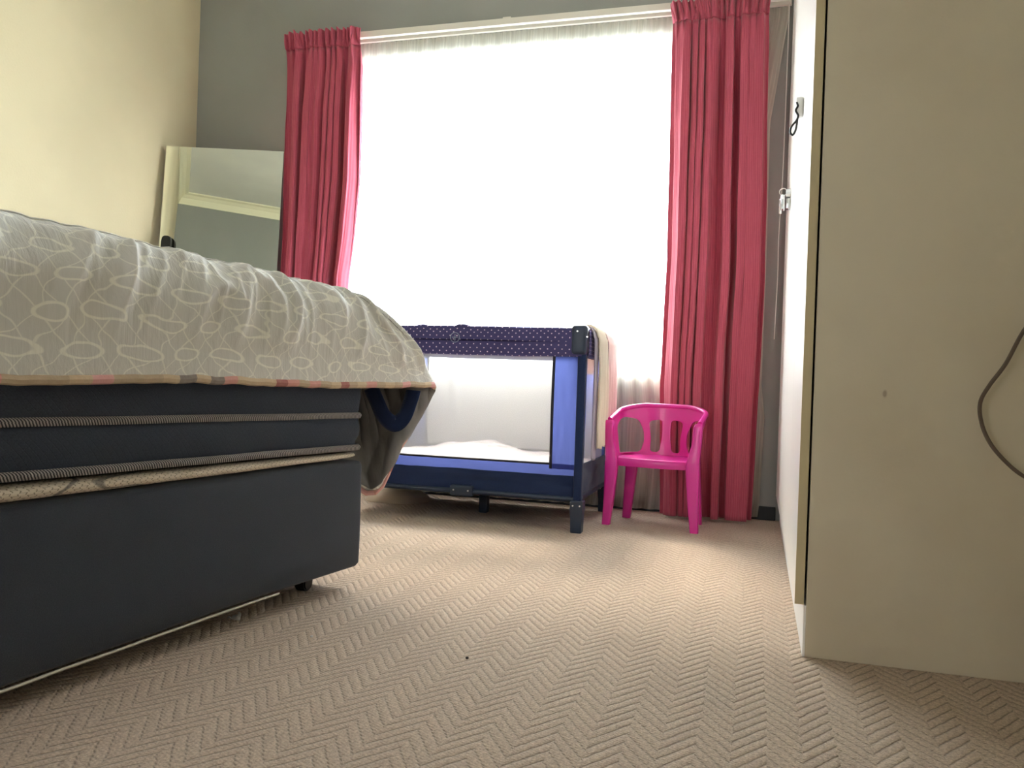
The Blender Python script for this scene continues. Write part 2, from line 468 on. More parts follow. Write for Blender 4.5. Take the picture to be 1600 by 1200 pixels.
# unseen passage added outside the doorway to house the fill lamp
PB = YB-T-1.3
b = box(XL, XR+T, PB-.1, PB, 0, 2.6); box(XL-.1, XL, PB-.1, YB-T, 0, 2.6, bm=b); box(XR+T, XR+T+.1, PB-.1, YB-T, 0, 2.6, bm=b); box(XL-.1, XR+T+.1, PB-.1, YB-T, 2.6, 2.7, bm=b)
struct('wall_added_passage', b, M['wall_cream'])
b = box(XL, WX0, YW, YW+T, 0, ZC)
box(WX1, XR, YW, YW+T, 0, ZC, bm=b); box(WX0, WX1, YW, YW+T, 0, WZ0, bm=b); box(WX0, WX1, YW, YW+T, WZ1, ZC, bm=b)
struct('wall_window', b, M['wall_grey'])
struct('baseboard_window', box(XL, .10, YW-.014, YW, 0, .062, .003), M['skirt'])
struct('baseboard_left', box(XL, XL+.014, YB, YW-.014, 0, .062, .003), M['skirt'])
struct('baseboard_back', box(XL+.014, -1.80, YB, YB+.014, 0, .062, .003), M['skirt'])
# coved cornice round the ceiling
def cornice(p0, p1, inward):
    prof = [(0, .105), (.008, .105), (.012, .09), (.03, .045), (.06, .018), (.09, .010), (.095, 0), (0, 0)]
    inw = Vector(inward); p0 = Vector(p0); p1 = Vector(p1)
    return loft([[p + inw*a + Vector((0, 0, -d)) for a, d in prof] for p in (p0, p1)])
struct('trim_1', cornice((XL, YB, ZC), (XL, YW, ZC), (1, 0, 0)), M['cornice'])
struct('trim_2', cornice((XL, YB, ZC), (XR, YB, ZC), (0, 1, 0)), M['cornice'])
struct('trim_3', cornice((XL, YW, ZC), (XR, YW, ZC), (0, -1, 0)), M['cornice'])
# window
fy0, fy1 = YW+.09, YW+.14
b = box(WX0, WX0+.045, fy0, fy1, WZ0, WZ1); box(WX1-.045, WX1, fy0, fy1, WZ0, WZ1, bm=b)
box(WX0+.045, WX1-.045, fy0, fy1, WZ0, WZ0+.045, bm=b); box(WX0+.045, WX1-.045, fy0, fy1, WZ1-.045, WZ1, bm=b)
w1 = struct('window_1', b, M['white_paint'])
obj('pane', box(WX0+.045, WX1-.045, YW+.112, YW+.116, WZ0+.045, WZ1-.045), M['glass'], w1, False)
obj('sill', box(WX0, WX1, YW+.0, YW+.09, WZ0, WZ0+.015, .003), M['white_paint'], w1, False)

# ------------------------------------------------------------------ curtain rail
rt = thing('curtain_rail', (-1.2, 3.96, 2.37), 'white double curtain rail fixed above the window', 'curtain rail')
obj('front_track', box(-2.42, .09, 3.922, 3.946, 2.357, 2.390, .003), M['rail'], rt, False)
obj('rear_track', box(-2.42, .09, 3.967, 3.985, 2.350, 2.368, .002), M['rail'], rt, False)
for x in (-2.3, -1.25, -.1):
    obj('bracket', box(x-.02, x+.02, 3.925, YW-.001, 2.390, 2.396), M['rail'], rt, False)

# ------------------------------------------------------------------ net curtain
def lerp_tab(tab, z):
    if z >= tab[0][0]: return tab[0][1]
    for (z0, a), (z1, b_) in zip(tab, tab[1:]):
        if z >= z1: return a+(b_-a)*(z-z0)/(z1-z0)
    return tab[-1][1]
NR = [(2.40, .085), (2.3, .080), (1.82, .014), (1.1, .021), (.62, .019), (.48, .038), (.07, .027), (0, .02)]
def netf(u, v):
    z = 2.349 - v*(2.349-.012)
    xr = lerp_tab(NR, z); xl = -2.50
    x = xl + (xr-xl)*u + .006*nz(u*30, v*2)
    g = math.exp(-v*14)
    y = 3.985 + (.010*(1-g)+.0)*math.sin(2*PI*(34*u+.5*math.sin(9*u)+.3*nz(u*5, v*2, 3))) + .004*g*math.sin(2*PI*95*u) + .006*nz(u*12, v*3, 9)
    return Vector((x, min(y, 3.997), z))
net = obj('net_curtain', grid(netf, 520, 46, lambda a, c: (a*3.4, c*2.36)), M['net'], auto='full')
setp(net, 'sheer white net curtain hanging full length over the bright window', 'net curtain')

# ------------------------------------------------------------------ red curtains
def make_curtain(name, label, xl_tab, xr_tab, ztop, zbot, yc, nf, seed, push=0.):
    root = thing(name, ((xl_tab[-1][1]+xr_tab[-1][1])/2, yc, zbot), label, 'curtain', 'red curtains either side of the window')
    H = ztop-zbot; zh = ztop-.09
    def fold(u, z):
        k = (ztop-z)
        ph = nf*u + .55*math.sin(2.3*u*PI+seed) + .30*math.sin(5.1*PI*u+seed*2) + .16*nz(u*3+seed, z*.7) + .10*k*nz(u*2+seed, 5.)
        s = math.tanh(1.9*math.sin(2*PI*ph)+.35)
        am = .72+.7*min(.5, abs(nz(u*5.3+seed, 2.2, z*.25))*1.6)
        return s*am
    def P(u, z):
        xl = lerp_tab(xl_tab, z); xr = lerp_tab(xr_tab, z)
        d = max(0, ztop-z)
        A = .010 + .030*min(1, max(0, (d-.07)/.35)) ** .8
        g = math.exp(-((d-.09)/.05)**2)
        x = xl+(xr-xl)*u + .007*math.cos(2*PI*(nf*u*2)+seed)*min(1, d/.2) + .004*nz(u*9, z*3, seed)
        if d < .09: x += (u-.5)*.02*(1-d/.09)
        hi = math.sin(2*PI*(nf*2.2*u+.3*math.sin(14*u+seed)))*(.013*math.exp(-(d/.13)**2))
        yl = yc - push*max(0, 1-u)**1.2*min(1, d/2.4); x *= yl/3.9*1.0064
        y = yl - A*fold(u, z) - hi + .004*nz(u*20, z*5, seed)
        if d < .085: y -= .012*abs(nz(u*34, d*12, seed))*2
        zz = z + (.010*nz(u*22, seed, 1.)+.004*math.sin(2*PI*nf*2.2*u) if d < .03 else 0) + .006*nz(u*3, seed)*(d/H)
        return Vector((x, y, zz))
    wdt = 1.15
    body = obj('drape', grid(lambda u, v: P(u, zh-v*(zh-zbot)), 300, 90, lambda a, c: (a*wdt, c*(zh-zbot))), M['curtain'], root, auto='full'); solid(body, .003)
    head = obj('pleated_heading', grid(lambda u, v: P(u, ztop-v*(ztop-zh)), 300, 12, lambda a, c: (a*wdt, -c*.1)), M['curtain'], root, auto='full'); solid(head, .005)
    return root
make_curtain('curtain', 'red ribbed curtain to the left of the window, hanging behind the bed',
             [(2.42, -2.45), (1.1, -2.455), (0, -2.44)], [(2.42, -2.03), (2.2, -2.005), (1.6, -2.008), (1.3, -2.03), (1.1, -2.055), (0, -2.04)], 2.385, .03, 3.868, 6.6, 1.3, .24)
make_curtain('curtain', 'red ribbed curtain to the right of the window, behind the pink chair',
             [(2.42, -.445), (2.3, -.43), (1.2, -.42), (.6, -.43), (0, -.41)], [(2.42, -.012), (1.1, .012), (.5, .0), (0, -.01)], 2.362, .012, 3.864, 6.6, 4.1)
# cords by the right curtain
pc = obj('pull_cord', tube([(.080, 3.955, 2.35), (.078, 3.955, 1.64), (.070, 3.955, 1.3), (.071, 3.955, 1.12), (.066, 3.955, .83)], .0022, 6), M['whitecord'])
setp(pc, 'thin white cord hanging from the rail between right curtain and wardrobe', 'cord')

# ------------------------------------------------------------------ mirror
_ny, _nt = 0.3333, 0.1034
mn_ = Vector((math.sin(_ny)*math.cos(_nt), -math.cos(_ny)*math.cos(_nt), math.sin(_nt)))
mt = Vector((math.cos(_ny), math.sin(_ny), 0)); mu = mt.cross(mn_)*-1
if mu.z < 0: mu = -mu
TL = Vector((XL+.07, 0, 0))
_dir = (cam.matrix_world.to_3x3() @ Vector((260-800, 600-228, -1300))).normalized()
_k = (XL+.03)/_dir.x; TL = Vector((0, 0, .6))+_dir*_k
hgt = TL.z/mu.z - .004; wid = .62
def mpt(a, h, d): return TL + mt*a - mu*h + mn_*d
mr = thing('mirror', mpt(wid/2, hgt, -.01), 'large frameless mirror leaning in the corner behind the bed', 'mirror')
def slab(a0, a1, h0, h1, d0, d1, bev=0):
    bb = box(a0, a1, h0, h1, d0, d1, bev)
    Mx = Matrix(((mt.x, -mu.x, mn_.x, TL.x), (mt.y, -mu.y, mn_.y, TL.y), (mt.z, -mu.z, mn_.z, TL.z), (0, 0, 0, 1)))
    bmesh.ops.transform(bb, matrix=Mx, verts=bb.verts); return bb
obj('glass', slab(0, wid, 0, hgt, -.005, 0, .0), M['mirror'], mr, False)
setp(obj('backing', slab(.002, wid-.002, .002, hgt, -.022, -.0055), M['black'], mr, False), 'dark backing board')
_d2 = (cam.matrix_world.to_3x3() @ Vector((264-800, 600-371, -1300))).normalized()
_kk = (TL-Vector((0, 0, .6))).dot(mn_)/_d2.dot(mn_); ct = Vector((0, 0, .6))+_d2*_kk + mn_*.028
bc = obj('case', loft([[ct+Vector((0, 0, dz)) + mt*(a*.024*s_) + Vector((mn_.x, mn_.y, 0)).normalized()*(c*.012) - (mn_*.0 if dz > -.1 else Vector((-mn_.x, -mn_.y, 0))*.0) + Vector((mn_.x, mn_.y, 0))*(-dz*.135) for a, c in ((-1, -1), (1, -1), (1, 1), (-1, 1))] for dz, s_ in ((-ct.z+.002, 1), (-.03, 1), (-.012, .9), (-.004, .7), (0, .35))]), M['black'])
setp(bc, 'tall narrow black case with rounded top standing before the mirror', 'case')

# ------------------------------------------------------------------ bed
BA = Vector((-1.067, 2.168, 0)); BD = Vector((.136, .991, 0)).normalized(); BN = Vector((BD.y, -BD.x, 0))
BW, BL = 1.37, 1.90
def B(s, t, z): return BA + BD*t + BN*s + Vector((0, 0, z))
MB4 = Matrix(((BN.x, BD.x, 0, BA.x), (BN.y, BD.y, 0, BA.y), (0, 0, 1, 0), (0, 0, 0, 1)))
def rounded_slab(s0, s1, t0, t1, prof, r, nseg=8, wob=None, vs=1.):
    """prof: list of (outset, z); rounded-rectangle plan"""
    b = bmesh.new(); uv = uv_of(b)
    def plan():
        out = []
        cs = [((s1-r, t1-r), 0), ((s0+r, t1-r), 90), ((s0+r, t0+r), 180), ((s1-r, t0+r), 270)]
        for (c, a0) in cs:
            for k in range(nseg+1):
                a = math.radians(a0+90*k/nseg); out.append((c[0]+r*math.cos(a), c[1]+r*math.sin(a), math.cos(a), math.sin(a)))
        # subdivide straight runs
        res = []
        for i, p in enumerate(out):
            q = out[(i+1) % len(out)]; res.append(p)
            L = math.hypot(q[0]-p[0], q[1]-p[1])
            if L > .1:
                n = max(2, int(L/.03))
                for j in range(1, n):
                    f_ = j/n; res.append(tuple(p[m]*(1-f_)+q[m]*f_ for m in range(4)))
        return res
    pl = plan(); rings = []; Ls = [0]
    for i in range(len(pl)):
        q = pl[(i+1) % len(pl)]; Ls.append(Ls[-1]+math.hypot(q[0]-pl[i][0], q[1]-pl[i][1]))
    V = [0]
    for (a, b0), (c, d) in zip(prof, prof[1:]): V.append(V[-1]+math.hypot(c-a, (d-b0)*vs))
    for j, (o, z) in enumerate(prof):
        ring = []
        for (s, t, ns, nt_) in pl:
            oo, zz = (wob(s, t, o, z, j) if wob else (o, z))
            ring.append(b.verts.new(B(s+ns*oo, t+nt_*oo, zz)))
        rings.append(ring)
    n = len(pl)
    for j in range(len(prof)-1):
        for i in range(n):
            f = b.faces.new([rings[j][i], rings[j][(i+1) % n], rings[j+1][(i+1) % n], rings[j+1][i]])
            for l, (jj, ii) in zip(f.loops, [(j, i), (j, i+1), (j+1, i+1), (j+1, i)]): l[uv].uv = (Ls[ii], V[jj])
    b.faces.new(rings[0][::-1]); b.faces.new(rings[-1])
    return b
# base
base = thing('bed_base', B(-BW/2, -BL/2, 0), 'charcoal fabric bed base on black castors', 'bed base')
def wb(s, t, o, z, j):
    sag = -.012*max(0, min(1, (-t-.5)/.6)) if z < .08 else 0
    return o+.002*nz(s*4, t*4, z*9), z+sag
obj('box', rounded_slab(-BW, 0, -BL, 0, [(-.03, .056), (-.008, .058), (0, .068), (.001, .12), (.001, .2), (0, .28), (0, .345), (-.006, .355), (-.02, .358)], .028, wob=wb), M['base'], base, auto='full')
def zb(t): return .054-.012*max(0, min(1, (-t-.5)/.6))+.002*nz(t*9)
obj('piping', tube([B(.001, t, zb(t)) for t in [-.36-.06*i for i in range(25)]], .0028, 6), M['piping_pale'], base)
for (s, t) in ((-.10, -.135), (-BW+.1, -.14), (-.10, -BL+.14), (-BW+.1, -BL+.14)):
    c = B(s, t, 0)
    b = cyl((c.x, c.y, .024), .024, .034, 'x', 20, .004)
    box(c.x-.024, c.x+.024, c.y-.014, c.y+.014, .03, .066, .004, bm=b)
    obj('castor', b, M['black'], base)
# thin knitted pad
def wp(s, t, o, z, j):
    k = max(0, min(1, (-t)/1.1))
    zc_ = .3755+.0005*k; hh = (.0060+.0095*min(1, k*1.05)**.8)
    tt = (z-.5)*2
    return o*(.5+.5*k)+.003*nz(t*7, s*3), zc_+tt*hh + .0015*nz(t*9, 1)
pad = obj('mattress_pad', rounded_slab(-BW+.01, -.004, -BL+.01, -.022, [(-.03, 0), (-.008, .05), (.006, .25), (.012, .5), (.006, .75), (-.008, .95), (-.03, 1)], .05, wob=wp, vs=.04), M['knit'], auto='full')
setp(pad, 'thin white knitted mattress pad squeezed between charcoal mattress and base', 'mattress pad')
# dark mattress
mat_ = thing('mattress', B(-BW/2, -BL/2, .38), 'charcoal quilted mattress with striped tape edges', 'mattress')
def wm(s, t, o, z, j):
    k = max(0, min(1, (-t)/1.1))
    zz = z + .010*k*(1 if z < .6 else 0) if z > .42 else z+.008*k
    return o+.0025*nz(s*5, t*5, z*8), zz
obj('body', rounded_slab(-BW, -.0, -BL, -.005, [(-.04, .386), (-.012, .388), (-.002, .40), (-.006, .412), (.004, .43), (.006, .45), (.002, .475), (-.006, .486), (.002, .50), (.006, .54), (.006, .60), (.0, .66), (-.02, .72), (-.06, .775), (-.12, .79), (-.2, .795)], .06, wob=wm), M['quilt'], mat_, auto='full')
def tape(z0, dz, r, st):
    pts = []
    for i in range(45):
        t = -BL+.06+(BL-.10)*i/44; k = max(0, min(1, (-t)/1.1)); pts.append(B(.001+.002*nz(t*5), t, z0+dz*k+.002*nz(t*4, st)))
    for a in (20, 45, 70, 90):
        aa = math.radians(a); pts.append(B(-.055+.055*math.cos(aa), -.062+.055*math.sin(aa)+.002, z0))
    for i in range(1, 20): pts.append(B(-.055-i*.06, -.004, z0))
    return tube(pts, r, 10, 3, flat=.8)
obj('tape', tape(.487, .013, .0085, 1), M['tape'], mat_)
obj('tape', tape(.398, .009, .0085, 5), M['tape'], mat_)
# ---- duvet
def zt(t): return .838+.022*max(0, min(1, -t/1.0))
cols = []
def side_col(t, hem=.583, k=1.):
    z = zt(t)
    return [(-.60, t, z+.0), (-.13, t, z+.004), (-.035, t, z-.006), (.016, t, z-.05), (.034*k, t, z-.14), (.040*k, t, hem)]
for t in (-1.97, -1.7, -1.4, -1.1, -.85, -.6, -.4, -.22, -.1): cols.append(side_col(t, .583+.004*math.sin(t*7)))
cols += [
 [(-.62, -.35, .835), (-.14, -.09, .838), (-.04, -.03, .820), (.018, .005, .765), (.040, .045, .68), (.046, .08, .582)],
 [(-.64, -.38, .833), (-.15, -.05, .835), (-.05, .03, .808), (.014, .095, .745), (.042, .16, .665), (.050, .20, .584)],
 [(-.66, -.40, .832), (-.17, -.03, .833), (-.07, .06, .802), (.00, .155, .728), (.036, .235, .652), (.048, .295, .582)],
 [(-.66, -.42, .832), (-.19, -.02, .832), (-.11, .065, .800), (-.04, .165, .722), (.008, .255, .640), (.028, .325, .566)],
 [(-.67, -.43, .832), (-.21, -.02, .832), (-.15, .065, .800), (-.08, .165, .718), (-.03, .255, .61), (.008, .285, .485)],
 [(-.68, -.44, .832), (-.24, -.02, .832), (-.19, .06, .798), (-.13, .15, .71), (-.08, .225, .57), (-.012, .200, .385)],
 [(-.68, -.45, .832), (-.27, -.02, .832), (-.23, .05, .797), (-.19, .13, .70), (-.13, .165, .50), (-.035, .110, .258)],
 [(-.68, -.46, .832), (-.32, -.02, .832), (-.30, .045, .796), (-.27, .11, .70), (-.22, .13, .48), (-.14, .07, .305)],
 [(-.68, -.47, .832), (-.45, -.03, .832), (-.45, .035, .796), (-.44, .08, .70), (-.42, .10, .48), (-.36, .075, .30)],
 [(-.685, -.48, .832), (-.75, -.03, .832), (-.75, .03, .796), (-.75, .07, .70), (-.75, .08, .48), (-.75, .07, .31)],
 [(-.69, -.48, .832), (-1.15, -.03, .832), (-1.16, .03, .796), (-1.17, .07, .70), (-1.18, .08, .48), (-1.18, .07, .31)],
 [(-.70, -.45, .832), (-1.27, -.05, .832), (-1.32, .01, .80), (-1.37, .05, .70), (-1.40, .09, .50), (-1.42, .11, .36)],
 [(-.72, -.40, .833), (-1.28, -.12, .833), (-1.35, -.1, .82), (-1.39, -.08, .75), (-1.41, -.06, .6), (-1.42, -.05, .45)]]
for t in (-.3, -.6, -1.0, -1.5, -1.97): cols.append([(-.77, t, zt(t)), (-BW+.13, t, zt(t)+.002), (-BW+.035, t, zt(t)-.006), (-BW-.02, t, zt(t)-.05), (-BW-.036, t, .64), (-BW-.04, t, .48)])
cols = [[Vector(p) for p in c] for c in cols]
NU, NV = 900, 54
cum = [0]
for a, b_ in zip(cols, cols[1:]): cum.append(cum[-1]+max(.03, ((a[3]-b_[3]).length+(a[5]-b_[5]).length)/2))
LT = cum[-1]
def col_at(u):
    x = u*LT; i = 0
    while i < len(cum)-2 and x > cum[i+1]: i += 1
    f_ = (x-cum[i])/(cum[i+1]-cum[i])
    n = len(cols)
    A_, B_, C_, D_ = cols[max(0, i-1)], cols[i], cols[i+1], cols[min(n-1, i+2)]
    out = []
    for k in range(6):
        p0, p1, p2, p3 = A_[k], B_[k], C_[k], D_[k]
        # monotone-ish hermite with chord tangents
        l1 = cum[i+1]-cum[i]; l0 = cum[i]-cum[i-1] if i > 0 else l1; l2 = cum[i+2]-cum[i+1] if i < n-2 else l1
        m1 = (p2-p0)*(l1/(l0+l1)); m2 = (p3-p1)*(l1/(l1+l2))
        f2 = f_*f_; f3 = f2*f_
        out.append((2*f3-3*f2+1)*p1+(f3-2*f2+f_)*m1+(-2*f3+3*f2)*p2+(f3-f2)*m2)
    return out
vk = [0, .28, .42, .58, .78, 1.]
def vrow(c, v):
    # piecewise catmull with uneven knots
    i = 0
    while i < 4 and v > vk[i+1]: i += 1
    f_ = (v-vk[i])/(vk[i+1]-vk[i])
    return crom(c, (i+f_)/5)
D = []
for i in range(NU+1):
    c = col_at(i/NU); D.append([vrow(c, j/NV) for j in range(NV+1)])
def tsum(i, j):
    a = D[min(i+1, NU)][j]-D[max(i-1, 0)][j]; b_ = D[i][min(j+1, NV)]-D[i][max(j-1, 0)]
    n = a.cross(b_); return n.normalized() if n.length > 1e-9 else Vector((0, 0, 1))
sgn = 1 if tsum(100, NV-8).x > 0 else -1
import_pts = []
uc0 = cum[11]
for i in range(NU+1):
    u = i/NU*LT; row = []
    for j in range(NV+1):
        v = j/NV; n = tsum(i, j)*sgn; p = D[i][j]
        drop = max(0, v-.38)/.62
        m = math.sin(min(1, drop*1.25)*PI)**.6 if drop > 0 else 0
        lean = u + .10*drop*math.sin(u*2.1)+ .05*drop
        reg = .5+.5*max(0, min(1, (u-.9)/.5))
        f1 = (1-abs(nz(lean*9.0+.5*nz(u*3, v*2), v*.8, 3.))*2.6); f1 = max(0, f1)**3.2
        f2 = (1-abs(nz(lean*21.0+5, v*1.6, 8.))*2.4); f2 = max(0, f2)**2.6
        lumps = nz(u*3.2, v*4.5, 1.)*.011
        diag = max(0, 1-abs((u-1.18)-(1-v)*.5+.12*nz(u*2, v))/.03)**2*.006 if v > .45 else 0
        d = m*reg*(f1*.028+f2*.008) + lumps*(.35+m) + diag*m + (.030*nz(u*11, v*7, 6.)+.014*nz(u*25, v*18, 2.))*max(0, min(1, (v-.66)*5))*max(0, min(1, (u*LT*0+i/NU*LT-uc0)/.1))
        if v > .3 and v < .46: d += .002*math.sin(u*90+3*nz(u*5))*(1-abs(v-.38)/.08)
        edge = max(0, (v-.9)/.1)
        row.append(p + n*d + Vector((0, 0, .005*nz(u*7, 4.)*edge + .004*nz(u*19, 7.)*edge)))
    import_pts.append(row)
vl = [0]
for j in range(NV): vl.append(vl[-1]+(D[200][j+1]-D[200][j]).length)
dv = thing('duvet', B(-BW/2, -BL/2, .8), 'grey duvet with pale leaf outline print draped over the bed', 'duvet')
b = bmesh.new(); uv = uv_of(b)
VV = [[b.verts.new(B(*p)) for p in r] for r in import_pts]
for i in range(NU):
    for j in range(NV):
        q = [(i, j), (i+1, j), (i+1, j+1), (i, j+1)]
        if sgn < 0: q = q[::-1]
        f = b.faces.new([VV[a][c] for a, c in q])
        for l, (a, c) in zip(f.loops, q): l[uv].uv = (a/NU*LT, vl[c])
# B() maps (s,t) with mirrored handedness, so check the outward side on one face
b.faces.ensure_lookup_table(); b.normal_update()
if b.faces[100*NV+NV-8].normal.dot(BN) < 0: bmesh.ops.reverse_faces(b, faces=b.faces[:])
dc = obj('cover', b, [M['duvet'], M['lining']], dv, auto='keep')
_ss = dc.modifiers.new('soft', 'SUBSURF'); _ss.levels = 1; _ss.render_levels = 1
solid(dc, .012, -1., 1)
hem = [B(*(import_pts[i][NV]+Vector((0, 0, 0)))) for i in range(0, NU+1, 4)]
hb = tube([p+Vector((-.004*BN.x, -.004*BN.y, -.006)) for p in hem], .0098, 8, smooth_path=False, flat=.9)
setp(obj('binding', hb, M['patch'], dv), 'pink and brown patchwork binding')
# welt along the top edge
j0 = int(NV*.40)
obj('welt', tube([B(*(import_pts[i][j0]+Vector((.0, 0, .001)))) for i in range(0, int(NU*.30), 3)], lambda t: .0042*(1-.8*t), 6, smooth_path=False), M['duvet'], dv)
def Bpx(px, py, t0):
    d = cam.matrix_world.to_3x3() @ Vector((px-800, 600-py, -1300)); C0 = Vector((0, 0, .6))
    k = (t0-(C0-BA).dot(BD))/d.dot(BD); return C0+d*k
sp = [Bpx(x, y, t0) for x, y, t0 in ((580, 606, .075), (588, 625, .085), (600, 650, .10), (617, 662, .12), (632, 650, .14), (642, 625, .17), (646, 610, .18))]
def ribbon(pts, w, n=40):
    def fn(u, v):
        p = crom(pts, u); q = crom(pts, min(1, u+.02)); r0 = crom(pts, max(0, u-.02)); d = (q-r0).normalized()
        s_ = d.cross(BD).normalized(); return p+s_*w*(v-.5)
    return grid(fn, n, 4)
solid(obj('strap', ribbon(sp, .05), M['navy'], dv), .003)

# beige cloth on the floor behind the bed
def heap(cx, cy, rx, ry, h, seed):
    def fn(u, v):
        a = 2*PI*u; r = v
        k = 1+.12*nz(math.cos(a)*1.5, math.sin(a)*1.5, seed)
        z = h*max(0, 1-r**3)**.6*(1+.2*nz(r*3*math.cos(a), r*3*math.sin(a), seed)) + .002
        return Vector((cx+rx*r*k*math.cos(a), cy+ry*r*k*math.sin(a), z))
    return grid(fn, 48, 16)
hp = obj('cloth', heap(-1.66, 3.72, .16, .13, .06, 2.), M['beige'], auto='full')
setp(hp, 'beige cloth bundled on the carpet behind the foot of the bed', 'cloth')

# ------------------------------------------------------------------ playpen
PX0, PX1, PY0, PY1, PZ = -1.70, -.675, 3.28, 3.885, .824
pp = thing('playpen', ((PX0+PX1)/2, (PY0+PY1)/2, 0), 'navy folding playpen with dotted padded rails and white net sides', 'playpen')
def rail(x0, x1, y0, y1, z0, z1, hump=None):
    """padded rail: rounded section lofted between two ends"""
    L = math.hypot(x1-x0, y1-y0); d = Vector((x1-x0, y1-y0, 0)).normalized(); s_ = Vector((d.y, -d.x, 0))
    N = 60; K = 24; zc = (z0+z1)/2; hh = (z1-z0)/2; ww = .026
    def fn(u, v):
        a = 2*PI*v; ca, sa = math.cos(a), math.sin(a)
        e = .45
        cx = math.copysign(abs(ca)**e, ca); cz = math.copysign(abs(sa)**e, sa)
        sag = -.004*math.sin(u*PI)*(1 if cz < 0 else -.3) + .002*nz(u*6, cz)
        up = 0
        if hump and cz > 0:
            for hc, hw, hv in hump: up += hv*max(0, 1-(abs(u-hc)/hw)**4)
        w_ = ww*(1+.04*nz(u*8, v*2))
        return Vector((x0, y0, zc))+d*L*u+s_*cx*w_+Vector((0, 0, cz*(hh+(up if sa > .3 else 0))+sag))
    per = 2*(ww*2+hh*2)
    # uv: v measured round the section
    acc = [0]
    for k in range(K*2): acc.append(acc[-1]+(fn(.5, (k+1)/(K*2))-fn(.5, k/(K*2))).length)
    return grid(fn, N, K*2, lambda a, c: (a*L, acc[int(round(c*K*2))]))
H2 = [(.50, .024, .008), (.325, .02, .004)]
obj('padded_rail', rail(PX0, PX1, PY0, PY0, PZ-.119, PZ-.003, H2), M['dots'], pp, auto='full')
obj('padded_rail', rail(PX0, PX1, PY1, PY1, PZ-.119, PZ-.003, H2), M['dots'], pp, auto='full')
obj('padded_rail', rail(PX0, PX0, PY0, PY1, PZ-.119, PZ-.003), M['dots'], pp, auto='full')
obj('padded_rail', rail(PX1, PX1, PY0, PY1, PZ-.119, PZ-.003), M['dots'], pp, auto='full')
for x in (PX0, PX1):
    for y in (PY0, PY1):
        sx = 1 if x == PX0 else -1
        cp = obj('corner_cap', box(x-.033+(.012*sx), x+.033+(.012*sx), y-.032, y+.032, PZ-.112, PZ+.008, .016, 4), M['navyplastic'], pp)
        for dx, dz in ((-.018, -.018), (.022, -.04)):
            obj('screw', cyl((x+dx*1., y-.034, PZ+dz), .0032, .004, 'y', 10), M['chainmetal'], cp)
        obj('post', box(x-.017, x+.017, y-.017, y+.017, .085, PZ-.1, .006), M['navy'], pp)
        ft = obj('foot', loft([[Vector((x+a*w, y+c*w, z)) for a, c in ((-1, -1), (1, -1), (1, 1), (-1, 1))] for z, w in ((0, .020), (.004, .0215), (.06, .023), (.09, .026), (.125, .026), (.13, .022))]), M['navyplastic'], pp)
        for dx in (-.014, .014):
            obj('screw', cyl((x+dx, y-.027, .11), .0032, .004, 'y', 10), M['chainmetal'], ft)
MZ0, MZ1 = .270, PZ-.115
def sheet(x0, x1, y, z0, z1, th=.0, wav=.003, seed=0, nx=40, nzv=20):
    return grid(lambda u, v: Vector((x0+(x1-x0)*u, y+wav*nz(u*5, v*3, seed), z0+(z1-z0)*v)), nx, nzv, lambda a, c: (a*(x1-x0), c*(z1-z0)))
def sheety(y0, y1, x, z0, z1, wav=.003, seed=0, nx=30, nzv=20):
    return grid(lambda u, v: Vector((x+wav*nz(u*5, v*3, seed), y0+(y1-y0)*u, z0+(z1-z0)*v)), nx, nzv, lambda a, c: (a*(y1-y0), c*(z1-z0)))
ST = .098
for y, s_ in ((PY0, 1), (PY1, 2)):
    obj('net_panel', sheet(PX0+ST+.02, PX1-ST-.02, y, MZ0, MZ1, seed=s_), M['mesh'], pp, auto='full')
    for x0, x1, px in ((PX0+.015, PX0+ST+.014, PX0+ST+.018), (PX1-ST-.014, PX1-.015, PX1-ST-.018)):
        obj('side_strip', sheet(x0, x1, y, MZ0-.02, MZ1+.01, seed=s_+3, nx=10), M['blue'], pp, auto='full')
        obj('piping', tube([(px, y-.004, MZ0-.02), (px-.001, y-.005, (MZ0+MZ1)/2), (px, y-.004, MZ1+.012)], .006, 8), M['piping'], pp)
    b = sheet(PX0+.01, PX1-.01, y, .138, MZ0-.045, seed=s_+7, wav=.006)
    solid(obj('lower_skirt', b, M['navy'], pp, auto='full'), .004)
    obj('skirt_band', grid(lambda u, v: Vector((PX0+.012+(PX1-PX0-.024)*u, y+.002*nz(u*6, v, s_), MZ0-.047+.012*nz(u*3, 2)*(1-v)+.047*v)), 40, 6), M['blue'], pp, auto='full')
    obj('piping', tube([(PX0+ST+.02, y-.004, MZ0), (-1.2, y-.004, MZ0-.001), (PX1-ST-.018, y-.004, MZ0)], .0045, 8), M['piping'], pp)
for x, s_ in ((PX0, 4), (PX1, 5)):
    obj('net_panel', sheety(PY0+.1, PY1-.1, x, MZ0, MZ1, seed=s_), M['mesh'], pp, auto='full')
    for y0, y1 in ((PY0+.015, PY0+.1), (PY1-.1, PY1-.015)):
        obj('side_strip', sheety(y0, y1, x, MZ0-.02, MZ1+.01, seed=s_+3, nx=8), M['blue'], pp, auto='full')
    solid(obj('lower_skirt', sheety(PY0+.01, PY1-.01, x, .138, MZ0, seed=s_+7, wav=.006), M['navy'], pp, auto='full'), .004)
obj('floor_board', box(PX0+.02, PX1-.02, PY0+.02, PY1-.02, .215, .235, .004), M['navy'], pp)
